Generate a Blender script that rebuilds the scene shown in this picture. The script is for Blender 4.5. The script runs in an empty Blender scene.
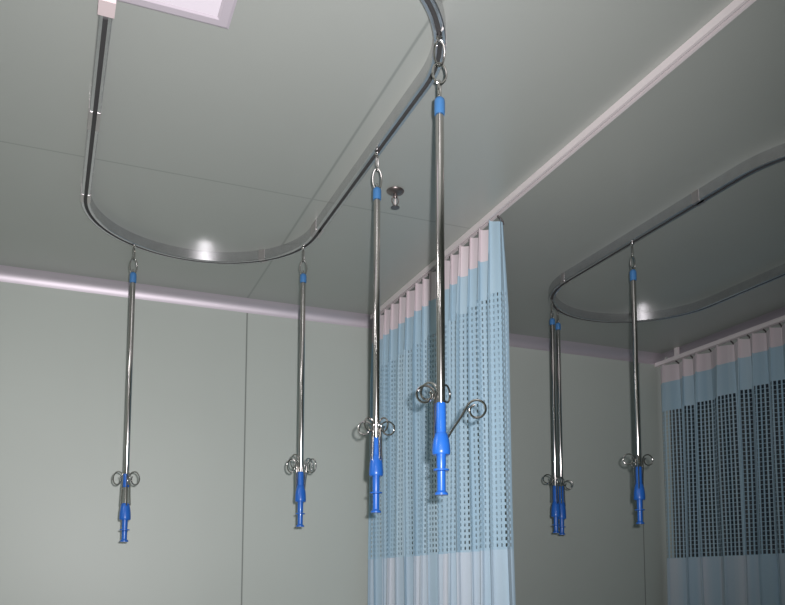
import bpy, bmesh, math, random
from mathutils import Vector, Matrix
PI = math.pi
rnd = random.Random(7)
scene = bpy.context.scene
col = scene.collection
CEIL, EYE = 2.70, 1.50

# ------------------------------------------------------------------ materials
def mat(name, color, rough=0.5, metal=0.0, spec=0.5, noise=0.0, nscale=6.0, bump=0.0, bscale=60.0, emit=None, coat=0.0):
    m = bpy.data.materials.new(name); m.use_nodes = True
    nt = m.node_tree; b = nt.nodes['Principled BSDF']
    b.inputs['Base Color'].default_value = (*color, 1)
    b.inputs['Roughness'].default_value = rough
    b.inputs['Metallic'].default_value = metal
    b.inputs['Specular IOR Level'].default_value = spec
    b.inputs['Coat Weight'].default_value = coat
    tc = nt.nodes.new('ShaderNodeTexCoord')
    if noise:
        n = nt.nodes.new('ShaderNodeTexNoise'); n.inputs['Scale'].default_value = nscale; n.inputs['Detail'].default_value = 4
        nt.links.new(tc.outputs['Object'], n.inputs['Vector'])
        r = nt.nodes.new('ShaderNodeValToRGB')
        r.color_ramp.elements[0].position = .3; r.color_ramp.elements[1].position = .7
        r.color_ramp.elements[0].color = (*[c*(1-noise) for c in color], 1)
        r.color_ramp.elements[1].color = (*[min(1, c*(1+noise)) for c in color], 1)
        nt.links.new(n.outputs['Fac'], r.inputs['Fac']); nt.links.new(r.outputs['Color'], b.inputs['Base Color'])
    if bump:
        n = nt.nodes.new('ShaderNodeTexNoise'); n.inputs['Scale'].default_value = bscale; n.inputs['Detail'].default_value = 2
        nt.links.new(tc.outputs['Object'], n.inputs['Vector'])
        bp = nt.nodes.new('ShaderNodeBump'); bp.inputs['Strength'].default_value = bump; bp.inputs['Distance'].default_value = .004
        nt.links.new(n.outputs['Fac'], bp.inputs['Height']); nt.links.new(bp.outputs['Normal'], b.inputs['Normal'])
    if emit:
        b.inputs['Emission Color'].default_value = (*emit[0], 1); b.inputs['Emission Strength'].default_value = emit[1]
    return m

def panel_mat(name, color, seams, rough=.45, spec=.4, seam_col=(.22, .24, .22)):
    """painted sandwich panel: seams = list of (axis, position, half width)"""
    m = mat(name, color, rough, spec=spec, noise=.025, nscale=1.3, bump=.04, bscale=3.0)
    nt = m.node_tree; b = nt.nodes['Principled BSDF']
    src = b.inputs['Base Color'].links[0].from_socket
    tc = [n for n in nt.nodes if n.type == 'TEX_COORD'][0]
    sp = nt.nodes.new('ShaderNodeSeparateXYZ'); nt.links.new(tc.outputs['Object'], sp.inputs[0])
    total = None
    for ax, pos, hw, xmax in seams:
        s = nt.nodes.new('ShaderNodeMath'); s.operation = 'SUBTRACT'; s.inputs[1].default_value = pos
        nt.links.new(sp.outputs['XYZ'.index(ax)], s.inputs[0])
        a = nt.nodes.new('ShaderNodeMath'); a.operation = 'ABSOLUTE'; nt.links.new(s.outputs[0], a.inputs[0])
        r = nt.nodes.new('ShaderNodeMapRange'); r.inputs['From Min'].default_value = hw*.5; r.inputs['From Max'].default_value = hw*1.5
        r.inputs['To Min'].default_value = 1; r.inputs['To Max'].default_value = 0
        nt.links.new(a.outputs[0], r.inputs['Value'])
        lim = nt.nodes.new('ShaderNodeMath'); lim.operation = 'LESS_THAN'; lim.inputs[1].default_value = xmax
        nt.links.new(sp.outputs['X'], lim.inputs[0])
        ml = nt.nodes.new('ShaderNodeMath'); ml.operation = 'MULTIPLY'
        nt.links.new(r.outputs[0], ml.inputs[0]); nt.links.new(lim.outputs[0], ml.inputs[1]); r = ml
        if total is None: total = r.outputs[0]
        else:
            x = nt.nodes.new('ShaderNodeMath'); x.operation = 'MAXIMUM'
            nt.links.new(total, x.inputs[0]); nt.links.new(r.outputs[0], x.inputs[1]); total = x.outputs[0]
    mx = nt.nodes.new('ShaderNodeMix'); mx.data_type = 'RGBA'
    nt.links.new(total, mx.inputs['Factor']); nt.links.new(src, mx.inputs['A']); mx.inputs['B'].default_value = (*seam_col, 1)
    nt.links.new(mx.outputs['Result'], b.inputs['Base Color'])
    return m

def cloth_mat(name, c1, c2, uscale=14.0, transl=.18):
    """woven cloth with faint vertical stripes along its own width (UV u in metres)"""
    m = bpy.data.materials.new(name); m.use_nodes = True
    nt = m.node_tree; b = nt.nodes['Principled BSDF']; out = nt.nodes['Material Output']
    b.inputs['Roughness'].default_value = .75; b.inputs['Specular IOR Level'].default_value = .25
    b.inputs['Sheen Weight'].default_value = .15
    tc = nt.nodes.new('ShaderNodeTexCoord')
    mp = nt.nodes.new('ShaderNodeMapping'); mp.inputs['Scale'].default_value = (uscale, .15, 1)
    nt.links.new(tc.outputs['UV'], mp.inputs['Vector'])
    n = nt.nodes.new('ShaderNodeTexNoise'); n.inputs['Scale'].default_value = 1; n.inputs['Detail'].default_value = 3
    nt.links.new(mp.outputs['Vector'], n.inputs['Vector'])
    r = nt.nodes.new('ShaderNodeValToRGB')
    r.color_ramp.elements[0].position = .38; r.color_ramp.elements[1].position = .62
    r.color_ramp.elements[0].color = (*c1, 1); r.color_ramp.elements[1].color = (*c2, 1)
    nt.links.new(n.outputs['Fac'], r.inputs['Fac']); nt.links.new(r.outputs['Color'], b.inputs['Base Color'])
    t = nt.nodes.new('ShaderNodeBsdfTranslucent'); nt.links.new(r.outputs['Color'], t.inputs['Color'])
    mx = nt.nodes.new('ShaderNodeMixShader'); mx.inputs[0].default_value = transl
    nt.links.new(b.outputs[0], mx.inputs[1]); nt.links.new(t.outputs[0], mx.inputs[2]); nt.links.new(mx.outputs[0], out.inputs['Surface'])
    return m

WALLC = (.50, .545, .50)
M = {}
M['wall'] = panel_mat('wall_panel_paint', WALLC, [('X', .695, .0028, 9), ('X', 2.755, .0025, 9)])
M['wall_plain'] = mat('plain_wall_paint', WALLC, .5, spec=.4, noise=.02)
M['ceiling'] = panel_mat('ceiling_panel_paint', (.42, .447, .413), [('X', .685, .0035, 9), ('Y', 2.355, .0026, 1.25)], rough=.34, spec=.55, seam_col=(.30, .325, .30))
M['cove'] = mat('white_cove_aluminium', (.70, .65, .70), .52, metal=.7, noise=.02)
M['floor'] = mat('grey_vinyl', (.35, .38, .36), .5, noise=.06, nscale=9)
M['track'] = mat('white_track_enamel', (.88, .81, .81), .4, noise=.02)
M['track_shade'] = mat('track_slot_shade', (.06, .055, .055), .7)  # dark colour for the shade inside the track slot
M['alu'] = mat('brushed_aluminium', (.62, .62, .63), .25, metal=.92, noise=.05, nscale=40)
M['alu_sleeve'] = mat('satin_sleeve_metal', (.62, .58, .58), .36, metal=.9, noise=.03)
M['slot'] = mat('rail_slot_shade', (.06, .06, .06), .6)  # near-black tone painted in as the shade of the hollow rail
M['cap_white'] = mat('pinkish_white_plastic', (.78, .66, .66), .45)
M['steel'] = mat('stainless_steel', (.58, .56, .54), .16, metal=1, noise=.03, nscale=30)
M['chrome'] = mat('chromed_wire', (.60, .58, .56), .12, metal=1)
M['blue'] = mat('blue_plastic', (.017, .125, .50), .32, spec=.5, noise=.04, coat=.2)
M['lightblue'] = mat('light_blue_plastic', (.055, .19, .43), .35, spec=.5)
M['header'] = cloth_mat('white_header_cloth', (.80, .71, .74), (.88, .80, .82))
M['band'] = cloth_mat('sky_blue_cloth', (.44, .63, .75), (.55, .72, .81))
M['mesh'] = cloth_mat('sky_blue_net', (.43, .62, .74), (.54, .71, .80), 10)
M['lower'] = cloth_mat('pale_blue_cloth', (.50, .67, .78), (.72, .78, .84), 9)
M['hook'] = mat('dark_hook_plastic', (.07, .06, .06), .5)
M['lamp_frame'] = mat('lamp_frame_enamel', (.58, .53, .58), .4)
M['diffuser'] = mat('lamp_diffuser', (.70, .64, .70), .5, emit=((1, .92, 1), .22))
M['spk'] = mat('sprinkler_nickel', (.24, .21, .20), .35, metal=.9)
M['spk_white'] = mat('sprinkler_bulb_white', (.75, .7, .68), .3)
M['winframe'] = mat('window_frame_dark', (.08, .085, .09), .4)
g = mat('window_glass', (.9, .95, .95), .02); g.node_tree.nodes['Principled BSDF'].inputs['Transmission Weight'].default_value = 1
M['glass'] = g

# ------------------------------------------------------------------ mesh helpers
def obj(name, bm, material, parent=None, smooth=True, sharp=40):
    bmesh.ops.recalc_face_normals(bm, faces=bm.faces)
    me = bpy.data.meshes.new(name); bm.to_mesh(me); bm.free()
    me.materials.append(material)
    if smooth:
        for p in me.polygons: p.use_smooth = True
        me.set_sharp_from_angle(angle=math.radians(sharp))
    o = bpy.data.objects.new(name, me); col.objects.link(o)
    if parent: o.parent = parent
    return o

def tag(o, label, cat, group=None):
    o['label'] = label; o['category'] = cat
    if group: o['group'] = group
    return o

def thing(name, label, cat, loc=(0, 0, 0), group=None):
    o = bpy.data.objects.new(name, None); col.objects.link(o); o.location = loc; o.empty_display_size = .05
    return tag(o, label, cat, group)

def structure(o):
    o['kind'] = 'structure'; return o

def box(bm, x0, x1, y0, y1, z0, z1):
    v = [bm.verts.new(p) for p in ((x0,y0,z0),(x1,y0,z0),(x1,y1,z0),(x0,y1,z0),(x0,y0,z1),(x1,y0,z1),(x1,y1,z1),(x0,y1,z1))]
    for f in ((0,3,2,1),(4,5,6,7),(0,1,5,4),(1,2,6,5),(2,3,7,6),(3,0,4,7)): bm.faces.new([v[i] for i in f])

def boxes(*bs):
    bm = bmesh.new()
    for b in bs: box(bm, *b)
    return bm

def lathe(bm, prof, n=24, c=(0, 0)):
    """prof: list of (r, z), closed with caps"""
    rings = []
    for r, z in prof:
        rings.append([bm.verts.new((c[0]+r*math.cos(2*PI*i/n), c[1]+r*math.sin(2*PI*i/n), z)) for i in range(n)])
    for a, b in zip(rings, rings[1:]):
        for i in range(n): bm.faces.new((a[i], a[(i+1) % n], b[(i+1) % n], b[i]))
    bm.faces.new(rings[0]); bm.faces.new(rings[-1])
    return bm

def tube(bm, pts, r, n=10, closed=False):
    pts = [Vector(p) for p in pts]; N = len(pts); rings = []; up = None
    for i, p in enumerate(pts):
        a = pts[i-1] if (i or closed) else p
        b = pts[(i+1) % N] if (i < N-1 or closed) else p
        t = (b-a).normalized()
        if up is None:
            up = Vector((0, 0, 1)) if abs(t.z) < .9 else Vector((1, 0, 0))
        side = t.cross(up).normalized(); up = side.cross(t).normalized()
        rings.append([bm.verts.new(p + r*(math.cos(2*PI*k/n)*side + math.sin(2*PI*k/n)*up)) for k in range(n)])
    def bridge(A, B):
        off = 0
        if closed and B is rings[0]:
            off = min(range(n), key=lambda o: (A[0].co-B[o].co).length)
        for k in range(n): bm.faces.new((A[k], A[(k+1) % n], B[(k+1+off) % n], B[(k+off) % n]))
    for A, B in zip(rings, rings[1:]): bridge(A, B)
    if closed: bridge(rings[-1], rings[0])
    else: bm.faces.new(rings[0]); bm.faces.new(rings[-1])
    return bm

def sweep_profile(bm, path, prof, z0):
    """sweep a closed (offset, dz) profile along a flat path; offset is to the left of travel"""
    N = len(path); rings = []
    for i in range(N):
        a = Vector(path[max(0, i-1)]); b = Vector(path[min(N-1, i+1)])
        t = (b-a).normalized(); nrm = Vector((-t.y, t.x))
        rings.append([bm.verts.new((path[i][0]+o*nrm.x, path[i][1]+o*nrm.y, z0+dz)) for o, dz in prof])
    k = len(prof)
    for A, B in zip(rings, rings[1:]):
        for j in range(k): bm.faces.new((A[j], A[(j+1) % k], B[(j+1) % k], B[j]))
    bm.faces.new(rings[0]); bm.faces.new(rings[-1])
    return bm

# ------------------------------------------------------------------ the room
X0, X1, Y0, Y1 = -1.90, 2.915, -2.30, 3.36
structure(obj('floor', boxes((X0-.1, X1+.1, Y0-.1, Y1+.1, -.1, 0)), M['floor'], smooth=False))
structure(obj('ceiling', boxes((X0-.1, X1+.1, Y0-.1, Y1+.1, CEIL, CEIL+.1)), M['ceiling'], smooth=False))
structure(obj('wall_back', boxes((X0-.1, X1+.1, Y1, Y1+.1, 0, CEIL)), M['wall'], smooth=False))
structure(obj('wall_left', boxes((X0-.1, X0, Y0, Y1, 0, CEIL)), M['wall_plain'], smooth=False))
structure(obj('wall_front', boxes((X0-.1, X1+.1, Y0-.1, Y0, 0, CEIL)), M['wall_plain'], smooth=False))
WY0, WY1, WZ0, WZ1 = .9, 3.300, .85, 2.52
structure(obj('wall_right', boxes((X1, X1+.1, Y0, WY0, 0, CEIL), (X1, X1+.1, WY1, Y1, 0, CEIL),
                                  (X1, X1+.1, WY0, WY1, 0, WZ0), (X1, X1+.1, WY0, WY1, WZ1, CEIL)), M['wall_plain'], smooth=False))
# assumed window, added behind the right-hand curtain so its net reads dark
w = thing('added_window_1', 'assumed dark window added to darken the net of the dim right curtain', 'window', (X1, (WY0+WY1)/2, WZ0)); w['kind'] = 'structure'
def at(o, parent):          # keep world coordinates under a moved parent
    o.parent = parent; o.location = -Vector(parent.location); return o
f = .05
at(obj('added_window_frame', boxes((X1-.012, X1+.06, WY0-.006, WY1+.006, WZ0-.006, WZ0+f), (X1-.012, X1+.06, WY0-.006, WY1+.006, WZ1-f, WZ1+.006),
   (X1-.012, X1+.06, WY0-.006, WY0+f, WZ0+f, WZ1-f), (X1-.012, X1+.06, WY1-f, WY1+.006, WZ0+f, WZ1-f),
   (X1-.008, X1+.06, 2.02, 2.07, WZ0+f, WZ1-f)), M['winframe'], smooth=False), w)
at(obj('added_window_pane', boxes((X1+.010, X1+.016, WY0+f, WY1-f, WZ0+f, WZ1-f)), M['glass'], smooth=False), w)

# coved trims (concave quarter rounds)
def cove_profile(r, n=10):   # in (depth into corner from wall plane, drop from ceiling)
    pts = [(0, 0)]
    for i in range(n+1):
        a = PI/2*i/n
        pts.append((r-r*math.sin(a), r-r*math.cos(a)))
    return pts               # corner, then arc from (r,0) to (0,r)
R1 = .048
bm = bmesh.new()
pr = cove_profile(R1)
def extrude(bm, A, B):
    va = [bm.verts.new(p) for p in A]; vb = [bm.verts.new(p) for p in B]; k = len(A)
    for j in range(k): bm.faces.new((va[j], va[(j+1) % k], vb[(j+1) % k], vb[j]))
    bm.faces.new(va); bm.faces.new(vb)
extrude(bm, [(X0, Y1-d, CEIL-h) for d, h in pr], [(X1, Y1-d, CEIL-h) for d, h in pr])
structure(obj('trim_1', bm, M['cove'], sharp=60))
bm = bmesh.new()
extrude(bm, [(X1-d, Y0, CEIL-h) for d, h in pr], [(X1-d, Y1-R1, CEIL-h) for d, h in pr])
structure(obj('trim_2', bm, M['cove'], sharp=60))
bm = bmesh.new(); pv = cove_profile(.048)
extrude(bm, [(X1-d, Y1-h, 0) for d, h in pv], [(X1-d, Y1-h, CEIL-R1) for d, h in pv])
structure(obj('trim_3', bm, M['wall_plain'], sharp=60))

# ------------------------------------------------------------------ curtain tracks
def c_track(label, x, y0, y1, ztop, w=.022, h=.02):
    t = thing('curtain_track', label, 'curtain track', (x, (y0+y1)/2, ztop), 'white curtain tracks')
    s = .0035                                     # half slot
    prof = [(-w/2, 0), (w/2, 0), (w/2, -h), (s, -h), (s, -h+.010), (-s, -h+.010), (-s, -h), (-w/2, -h)]
    at(obj('track_profile', sweep_profile(bmesh.new(), [(x, y0), (x, y1)], prof, ztop), M['track'], smooth=False), t)
    at(obj('slot_shade_strip', boxes((x-s, x+s, y0+.002, y1-.002, ztop-h+.006, ztop-h+.0098)), M['track_shade'], smooth=False), t)  # dark strip standing in for shade up in the open slot
    return t
TLX, TRX = 1.252, 2.866
c_track('long white track screwed to the ceiling above the bunched blue curtain', TLX, -1.6, Y1-R1+.004, CEIL-.0005)
tr = c_track('white track along the right wall above the dim blue curtain at right edge', TRX, .4, Y1-.004, 2.658)
# brackets holding the right track off the ceiling
for y in (.8, 1.6, 2.4, 3.2):
    at(obj('bracket', boxes((TRX-.006, TRX+.006, y-.012, y+.012, 2.658, CEIL)), M['track'], smooth=False), tr)

# ------------------------------------------------------------------ curtains
def curtain(name, label, x0, ya, yb, lam, amp, ztop, z_head, z_mesh1, z_mesh0, zbot, seed, hem, net):
    """hangs in the plane x = x0 from ya (free edge) to yb; folds of pitch lam, depth amp"""
    r = random.Random(seed)
    nf = max(2, round((yb-ya)/lam))
    wid = [lam*r.uniform(.6, 1.4) for _ in range(nf)]
    k = (yb-ya)/sum(wid); wid = [q*k for q in wid]
    ampl = [amp*r.uniform(.6, 1.2) for _ in range(nf)]
    skew = [r.uniform(-.25, .25) for _ in range(nf)]
    # dense centre line
    line = []; y = ya; S = 60
    for i in range(nf):
        for j in range(S):
            t = j/S
            a = ampl[i]*(1-t)+ampl[(i+1) % nf]*t
            line.append((math.sin(2*PI*t)*a + .18*a*math.sin(4*PI*t+skew[i]*6), y+wid[i]*t + .16*wid[i]*math.sin(4*PI*t+skew[i]), i+t))
        y += wid[i]
    line.append((0, yb, nf))
    acc = [0]
    for a, b in zip(line, line[1:]): acc.append(acc[-1]+math.hypot(b[0]-a[0], b[1]-a[1]))
    L = acc[-1]
    def pos(u):
        u = min(max(u, 0), L); lo, hi = 0, len(acc)-1
        while hi-lo > 1:
            m = (lo+hi)//2
            if acc[m] <= u: lo = m
            else: hi = m
        t = (u-acc[lo])/max(1e-9, acc[hi]-acc[lo]); a, b = line[lo], line[hi]
        return [a[q]+(b[q]-a[q])*t for q in range(3)]
    def P(u, z):
        ox, oy, fi = pos(u)
        drop = ztop-z
        g = .55+.45*min(1, drop/.30)               # folds open up below the header
        sway = .006*math.sin(fi*1.7+z*2.2)
        flare = -.03*max(0, 1-(oy-ya)/.25)*(drop/1.2)   # free edge swings out a little towards the hem
        return (x0+ox*g+sway*min(1, drop), oy+flare, z)
    def topz(u):                                   # scalloped header between the hooks
        fi = pos(u)[2]
        return ztop - .018*(math.sin(PI*((fi+.25) % 1.0))**2)
    root = thing(name, label, 'curtain', (x0, (ya+yb)/2, zbot), 'blue hospital curtains')
    def sheet(nm, m, u0, u1, zs, top=False, du=.006, drop_faces=None):
        bm = bmesh.new(); uvl = bm.loops.layers.uv.new('UVMap')
        n = max(2, int((u1-u0)/du)); us = [u0+(u1-u0)*i/n for i in range(n+1)]
        build(bm, uvl, us, zs, top, None)
        o = obj(nm, bm, m, sharp=80); at(o, root); return o
    def build(bm, uvl, us, zs, top, keep):
        grid = []
        for u in us:
            tz = topz(u) if top else None
            rowz = [tz if (top and j == len(zs)-1) else z for j, z in enumerate(zs)]
            grid.append([bm.verts.new(P(u, z)) for z in rowz])
        for i in range(len(us)-1):
            for j in range(len(zs)-1):
                if keep and not keep(i, j): continue
                fc = bm.faces.new((grid[i][j], grid[i+1][j], grid[i+1][j+1], grid[i][j+1]))
                for lp, (a, b) in zip(fc.loops, ((i, j), (i+1, j), (i+1, j+1), (i, j+1))): lp[uvl].uv = (us[a], zs[b])
        for v in [v for v in bm.verts if not v.link_faces]: bm.verts.remove(v)
    lin = lambda a, b, n: [a+(b-a)*i/n for i in range(n+1)]
    sheet('header', M['header'], hem, L, lin(z_head, ztop, 6), True)
    if hem: sheet('edge_hem', M['band'], 0, hem, lin(z_head, ztop, 6), True)
    sheet('upper_panel', M['band'], 0, L, lin(z_mesh1, z_head, 6))
    # open net: cells of cloth strips and holes
    pu, pvv, hu, hv = net
    nu = int(L/pu); pu = L/nu
    us = []
    for i in range(nu): us += [i*pu, i*pu+(pu-hu)]
    us.append(L)
    nv = int((z_mesh1-z_mesh0)/pvv); pvv = (z_mesh1-z_mesh0)/nv
    zs = []
    for j in range(nv): zs += [z_mesh0+j*pvv, z_mesh0+j*pvv+(pvv-hv)]
    zs.append(z_mesh1)
    bm = bmesh.new(); uvl = bm.loops.layers.uv.new('UVMap')
    build(bm, uvl, us, zs, False, lambda i, j: not (i % 2 == 1 and j % 2 == 1))
    at(obj('net_panel', bm, M['mesh'], sharp=80), root)
    sheet('lower_panel', M['lower'], 0, L, lin(zbot, z_mesh0, 12))
    # hooks, one at each fold
    y = ya
    for i in range(nf):
        hx, hy, _ = P(acc[min(len(acc)-1, i*S+S//4)], ztop)[0:3]
        bm = bmesh.new()
        tube(bm, [(x0, hy, ztop+.0045), (x0, hy, ztop+.002), (x0+(hx-x0)*.6, hy, ztop-.004), (hx, hy, ztop-.012), (hx+.002, hy, ztop-.022)], .0032, 6)
        at(obj('curtain_hook', bm, M['hook']), root)
    return root
curtain('privacy_curtain', 'bright blue bunched curtain with a net band hanging between the two bays', TLX+.004, 2.178, 3.29, .070, .030, 2.673,
        EYE+1.058, EYE+.925, EYE+.105, .35, 3, .16, (.0140, .0195, .0048, .0108))
curtain('privacy_curtain', 'dim blue curtain with a dark net band along the right wall', TRX-.004, 1.30, 3.32, .118, .031, 2.630,
        EYE+1.035, EYE+.885, EYE+.130, .35, 11, 0, (.0190, .0200, .0118, .0180))

# ------------------------------------------------------------------ looped ceiling rails
RZ, RW, RH, RR = CEIL, .027, .036, .3585
def arc(cx, cy, a0, a1, n): return [(cx+RR*math.cos(a0+(a1-a0)*i/n), cy+RR*math.sin(a0+(a1-a0)*i/n)) for i in range(n+1)]
def rail(label, path, sleeves, caps):
    mid = path[len(path)//2]
    t = thing('ceiling_rail', label, 'ceiling rail', (mid[0], mid[1], CEIL), 'looped drip rails on the ceiling')
    s = .0052; w = RW/2
    prof = [(-w, 0), (w, 0), (w, -RH+.002), (w-.002, -RH), (s, -RH), (s, -RH+.012), (-s, -RH+.012), (-s, -RH), (-w+.002, -RH), (-w, -RH+.002)]
    at(obj('rail_profile', sweep_profile(bmesh.new(), path, prof, RZ-.0003), M['alu'], sharp=30), t)
    at(obj('slot_shade_strip', sweep_profile(bmesh.new(), path[1:-1], [(-s, -RH+.0075), (s, -RH+.0075), (s, -RH+.0118), (-s, -RH+.0118)], RZ), M['slot'], sharp=30), t)  # dark strip along the slot, painted shade of the hollow inside
    for a, b in sleeves:
        w2 = w+.0008
        pf = [(-w2, -.001), (w2, -.001), (w2, -RH-.001), (s, -RH-.001), (s, -RH+.012), (-s, -RH+.012), (-s, -RH-.001), (-w2, -RH-.001)]
        at(obj('joint_sleeve', sweep_profile(bmesh.new(), path[a:b], pf, RZ), M['alu_sleeve'], smooth=False), t)
    for (px, py), (qx, qy) in caps:                  # white end caps from p to q
        w2 = w+.003
        at(obj('end_cap', sweep_profile(bmesh.new(), [(px, py), (qx, qy)], [(-w2, 0), (w2, 0), (w2, -RH-.003), (-w2, -RH-.003)], RZ), M['cap_white'], smooth=False), t)
    return t
cxL, fL, nL = .392, 2.545, 1.645
lin = lambda p, q, n: [(p[0]+(q[0]-p[0])*i/n, p[1]+(q[1]-p[1])*i/n) for i in range(n)]
lx = .0255                                            # the left leg runs very slightly askew
far = [(cxL+RR-(RR+.004)*(1-math.cos(PI-PI*i/48)), fL+RR*math.sin(PI-PI*i/48)) for i in range(49)]
pathL = lin((.0420, 1.668), (lx, fL), 30) + far + lin((cxL+RR, fL), (cxL+RR, nL), 30)[1:] + arc(cxL, nL, 0, -1.45, 24)
rail('brushed metal rail looping over the near bay and carrying four drip poles', pathL, [(13, 17), (29, 32), (65, 67), (78, 81), (113, 116)], [((.0428, 1.625), (.0420, 1.672))])
cxR, fR, nR = 2.128, 2.560, 1.700
pathR = arc(cxR, nR, -PI/2+.001, 0, 20) + lin((cxR+RR, nR), (cxR+RR, fR), 30)[1:] + arc(cxR, fR, 0, PI, 48) + lin((cxR-RR, fR), (cxR-RR, nR), 30)[1:] + arc(cxR, nR, PI, 1.5*PI-.001, 20)
rail('darker metal rail looping over the far bay beside the right curtain', pathR, [(97, 99), (122, 124)], [])

# ------------------------------------------------------------------ drip poles
IMG_RIGHT = math.atan2(-.377, .926)
def hook_path(tilt, turn, root_r, z, tall=1.0):
    """pigtail hook standing on the sleeve: stem up, then a spiral curling outwards; local (rho, h) turned about z"""
    pts = [(0, -.012), (0, .02), (.001, .05)]
    c = (.0200, .076); r0, r1 = .0200, .0115
    n = 26
    for i in range(n+1):
        a = PI - i/n*(2*PI*1.12); r = r0+(r1-r0)*max(0, i/n-.25)/.75
        pts.append((c[0]*(1.5-.5*tall)+r*math.cos(a)*(1.5-.5*tall), c[1]+(r*math.sin(a))*tall))
    out = []
    ct, st = math.cos(tilt), math.sin(tilt)
    for k, (p, h) in enumerate(pts):
        rho = root_r + p*ct + h*st; hz = z + h*ct - p*st
        side = .0035*max(0, (k-10)/26)               # the spiral winds clear of its own stem
        out.append((rho*math.cos(turn)-side*math.sin(turn), rho*math.sin(turn)+side*math.cos(turn), hz))
    return out

def oval(cx, cz, hw, hh, turn, n=24, pinch=0):
    pts = []
    for i in range(n):
        a = 2*PI*i/n; x = hw*math.cos(a)*(1-pinch*math.sin(a)); pts.append((x*math.cos(turn), x*math.sin(turn), cz+hh*math.sin(a)))
    return pts

def pole(label, x, y, ztop_cap, z_sleeve, z_bell, z_bell_b, z_fl, z_end, z_cap_b, hooks, facing, extra_link=False, gap=False, tall=1.0):
    """all z given relative to the eye level; the thing's origin is at its lower end"""
    zb = EYE+z_end
    t = thing('drip_pole', label, 'drip pole', (x, y, zb), 'drip poles hanging from the ceiling rails')
    Z = lambda q: EYE+q-zb
    fx = facing+IMG_RIGHT
    rail_b = Z(CEIL-RH-EYE)
    # carrier in the slot
    bm = bmesh.new()
    lathe(bm, [(.0038, rail_b+.006), (.0038, rail_b-.003), (.007, rail_b-.003), (.007, rail_b-.006), (.003, rail_b-.007), (.003, rail_b-.012)], 12)
    obj('carrier', bm, M['chrome'], t)
    top = rail_b-.010; cap_t = Z(ztop_cap)
    if extra_link:
        l1 = .058; bm = tube(bmesh.new(), oval(0, top-l1/2, .011, l1/2, fx), .0026, 8, True); obj('link', bm, M['chrome'], t)
        z2 = top-l1+.006; l2 = .046
        bm = tube(bmesh.new(), oval(0, z2-l2/2, .0150, l2/2, fx+.25), .0027, 8, True); obj('link', bm, M['chrome'], t)
        z3 = z2-l2+.006
    else:
        l1 = .042; bm = tube(bmesh.new(), oval(0, top-l1/2, .0050, l1/2, fx+1.0), .0023, 8, True); obj('link', bm, M['chrome'], t)
        z3 = top-l1+.004
    l3 = z3-cap_t+.004
    hw = .006 if extra_link else .0120
    bm = tube(bmesh.new(), oval(0, z3-l3/2, hw, l3/2, fx+(1.2 if extra_link else .1), pinch=.06), .0026, 8, True); obj('link', bm, M['chrome'], t)
    # eye and blue cap
    cb = Z(z_cap_b)
    bm = tube(bmesh.new(), oval(0, cap_t+.004, .0055, .0065, fx+1.5, 14), .0020, 8, True); obj('eye', bm, M['chrome'], t)
    obj('top_cap', lathe(bmesh.new(), [(.006, cap_t), (.0105, cap_t-.004), (.0115, cap_t-.010), (.0115, cb+.006), (.0108, cb), (.009, cb)], 24), M['lightblue'], t)
    # steel tube
    zs, z1, z2_ = Z(z_sleeve), Z(z_bell), Z(z_bell_b)
    obj('outer_tube', lathe(bmesh.new(), [(.0082, cb+.004), (.0088, cb+.002), (.0088, zs-.006), (.0080, zs-.008)], 28), M['steel'], t)
    # sleeve, bell
    if gap:
        zg = zs-.045
        obj('sleeve', lathe(bmesh.new(), [(.009, zs), (.0102, zs-.003), (.0102, zg+.004), (.009, zg)], 24), M['blue'], t)
        obj('inner_tube', lathe(bmesh.new(), [(.0065, zg+.004), (.0065, z1-.006)], 20), M['steel'], t)
    else:
        obj('sleeve', lathe(bmesh.new(), [(.0090, zs), (.0099, zs-.003), (.0103, z1+.006), (.0108, z1-.004)], 24), M['blue'], t)
    hb = z1-z2_
    bell = obj('bell', lathe(bmesh.new(), [(.0104, z1+.005), (.0132, z1+.001), (.0160, z1-hb*.22), (.0178, z1-hb*.5), (.0186, z1-hb*.8), (.0184, z2_+.003), (.0170, z2_), (.0100, z2_+.001), (.0098, z2_-.004)], 28), M['blue'], t)
    ze = 0.0; zf = Z(z_fl)
    obj('lower_rod', lathe(bmesh.new(), [(.0096, z2_), (.0096, zf+.010), (.0088, zf+.006), (.0088, ze+.004)], 24), M['blue'], t)
    obj('locking_flange', lathe(bmesh.new(), [(.0088, zf+.003), (.0160, zf+.0016), (.0160, zf-.0016), (.0088, zf-.003)], 24), M['blue'], t)
    obj('end_disc', lathe(bmesh.new(), [(.0086, ze+.009), (.0135, ze+.004), (.0135, ze), (.004, ze)], 24), M['blue'], t)
    for turn, tilt, dz in hooks:
        bm = tube(bmesh.new(), hook_path(tilt-(.10 if tilt < .4 else 0), turn+IMG_RIGHT, .0145, z1-.002+dz, tall), .0024, 8)
        obj('hook', bm, M['chrome'], t)
    return t
D = math.radians
pole('slim drip pole hanging farthest left in front of the bare wall', .191, 2.842, 1.066, .366, .262, .211, .178, .138, 1.029,
     [(D(185), .04, .012), (D(5), .04, .012), (D(120), .02, .01), (D(300), .02, .01)], .2, gap=True, tall=1.25)
pole('drip pole hanging in front of the wall just right of the vertical wall seam', .738, 2.637, 1.068, .376, .325, .274, .234, .19, 1.036,
     [(D(195), .10, -.006), (D(150), .05, .012), (D(-15), .20, -.004), (D(40), .10, .0)], .1, tall=1.3)
pole('drip pole hanging at the left edge of the bright curtain next to the sprinkler', .750, 1.957, 1.063, .380, .329, .279, .235, .183, 1.029,
     [(D(170), .04, .0), (D(10), .05, .0), (D(230), .03, .004), (D(310), .03, .004)], .0)
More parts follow.
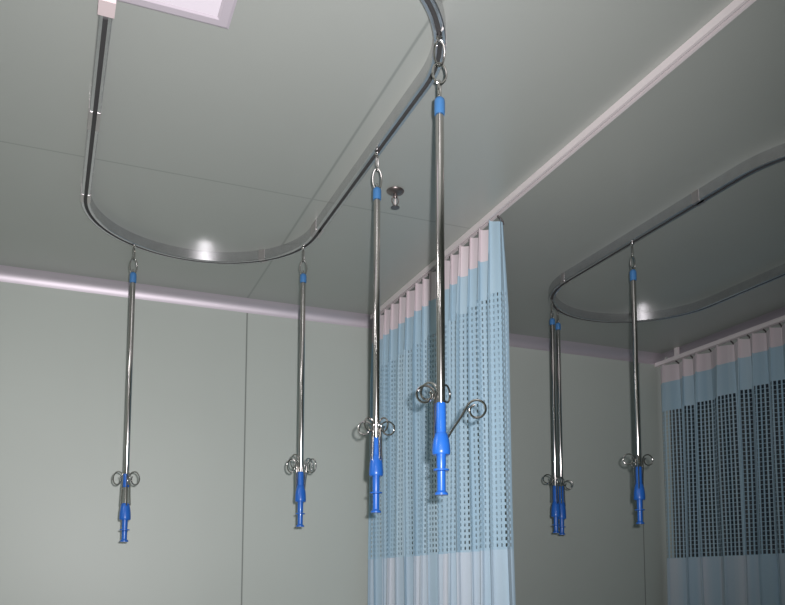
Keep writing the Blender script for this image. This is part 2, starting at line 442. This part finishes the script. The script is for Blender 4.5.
pole('nearest and largest drip pole in front of the bright curtain, one hook folded out', .704, 1.469, 1.024, .367, .301, .260, .229, .178, .986,
     [(D(190), .08, .006), (D(-8), .56, -.002), (D(150), .02, .016), (D(60), -.02, .012)], .0, extra_link=True)
pole('left drip pole of the two side by side at the corner of the far rail', 1.826, 2.753, 1.084, .392, .323, .267, .235, .203, 1.056,
     [(D(185), .06, .02), (D(100), .02, .01), (D(280), .02, .01), (D(20), -.03, .01)], .9)
pole('right drip pole of the two side by side at the corner of the far rail', 1.927, 2.862, 1.111, .409, .337, .270, .237, .204, 1.080,
     [(D(-5), .05, .0), (D(80), .02, .01), (D(260), .02, .01), (D(165), -.03, .01)], .9)
pole('single drip pole hanging just left of the dim right curtain', 1.770, 2.174, 1.068, .389, .328, .278, .245, .198, 1.030,
     [(D(175), .07, .01), (D(15), .12, .01), (D(100), .03, .0), (D(250), .02, .0)], .5)

# ------------------------------------------------------------------ sprinkler
sx, sy = .905, 2.205
s = thing('fire_sprinkler', 'small metal fire sprinkler with round plate on the ceiling left of the curtain', 'sprinkler', (sx, sy, CEIL))
obj('escutcheon', lathe(bmesh.new(), [(.026, 0), (.0275, -.002), (.0255, -.006), (.016, -.011), (.008, -.012)], 32), M['spk'], s)
obj('body', lathe(bmesh.new(), [(.0065, -.010), (.0065, -.022), (.004, -.025)], 16), M['spk'], s)
obj('glass_bulb', lathe(bmesh.new(), [(.0015, -.025), (.003, -.030), (.003, -.042), (.0015, -.046)], 12), M['spk_white'], s)
for q in (-1, 1):
    bm = tube(bmesh.new(), [(0.005*q, 0, -.018), (.0105*q, 0, -.027), (.0105*q, 0, -.036), (.003*q, 0, -.050)], .0016, 8)
    obj('frame_arm', bm, M['spk'], s)
obj('deflector', lathe(bmesh.new(), [(.004, -.047), (.004, -.051), (.0135, -.053), (.0135, -.0545), (.003, -.055)], 20), M['spk'], s)

# ------------------------------------------------------------------ ceiling lamp
lx0, lx1, ly0, ly1 = -.92, .290, 1.350, 1.655
lm = thing('ceiling_lamp', 'white framed flat ceiling lamp at the top left inside the near rail', 'ceiling lamp', ((lx0+lx1)/2, (ly0+ly1)/2, CEIL))
fw, fd = .030, .010
def lathe_frame():
    bm = bmesh.new()
    # mitred frame: outer low lip sloping to the diffuser
    def ring(i, z): return [bm.verts.new(p) for p in ((lx0+i, ly0+i, z), (lx1-i, ly0+i, z), (lx1-i, ly1-i, z), (lx0+i, ly1-i, z))]
    rs = [ring(0, CEIL), ring(0, CEIL-fd), ring(.006, CEIL-fd-.002), ring(fw-.006, CEIL-fd-.002), ring(fw, CEIL-fd+.002), ring(fw, CEIL)]
    for A, B in zip(rs, rs[1:]):
        for j in range(4): bm.faces.new((A[j], A[(j+1) % 4], B[(j+1) % 4], B[j]))
    return bm
at(obj('frame', lathe_frame(), M['lamp_frame'], smooth=False), lm)
at(obj('diffuser', boxes((lx0+fw-.001, lx1-fw+.001, ly0+fw-.001, ly1-fw+.001, CEIL-fd+.001, CEIL-.001)), M['diffuser'], smooth=False), lm)

# ------------------------------------------------------------------ light
def light(name, kind, loc, energy, color, **kw):
    d = bpy.data.lights.new(name, kind); d.energy = energy; d.color = color
    for k, v in kw.items(): setattr(d, k, v)
    o = bpy.data.objects.new(name, d); col.objects.link(o); o.location = loc
    return o
rgt, dwn, fwd = Vector((.92623783, -.37693752, .00126238)), Vector((.03805526, .09017914, -.99519823)), Vector((.37501371, .92183829, .09787179))
cam_loc = Vector((0, 0, EYE))
# the camera's own flash, to the upper right of the lens
fl = light('camera_flash', 'SPOT', cam_loc + .036*rgt - .034*dwn, 232, (1, .95, .985), shadow_soft_size=.010, spot_size=math.radians(89), spot_blend=1.0)
aim = (fwd - .26*dwn - .16*rgt).normalized()
fl.rotation_euler = (-aim).to_track_quat('Z', 'Y').to_euler()
# unseen fill lights added out of frame to brighten the near bay
for nm, (x, y), e in (('added_fill_light', (-1.15, 1.6), 14), ('added_fill_light', (-1.0, -.6), 14)):
    light(nm, 'AREA', (x, y, CEIL-.03), e, (1, .97, .98), shape='RECTANGLE', size=1.1, size_y=.26)

wd = bpy.data.worlds.new('night'); scene.world = wd; wd.use_nodes = True
wd.node_tree.nodes['Background'].inputs[0].default_value = (.02, .025, .035, 1); wd.node_tree.nodes['Background'].inputs[1].default_value = .3

# ------------------------------------------------------------------ camera
cd = bpy.data.cameras.new('camera'); cam = bpy.data.objects.new('camera', cd); col.objects.link(cam)
cd.sensor_fit = 'HORIZONTAL'; cd.sensor_width = 36; cd.lens = 36*811.75/785; cd.shift_x = 0.0; cd.shift_y = 201.5/785
cd.clip_start = .02
m = Matrix((rgt, -dwn, -fwd)).transposed().to_4x4(); m.translation = cam_loc
cam.matrix_world = m
scene.camera = cam
vs = scene.view_settings
vs.view_transform = 'Standard'; vs.look = 'None'; vs.exposure = 0.0; vs.gamma = 1.0; vs.use_curve_mapping = False
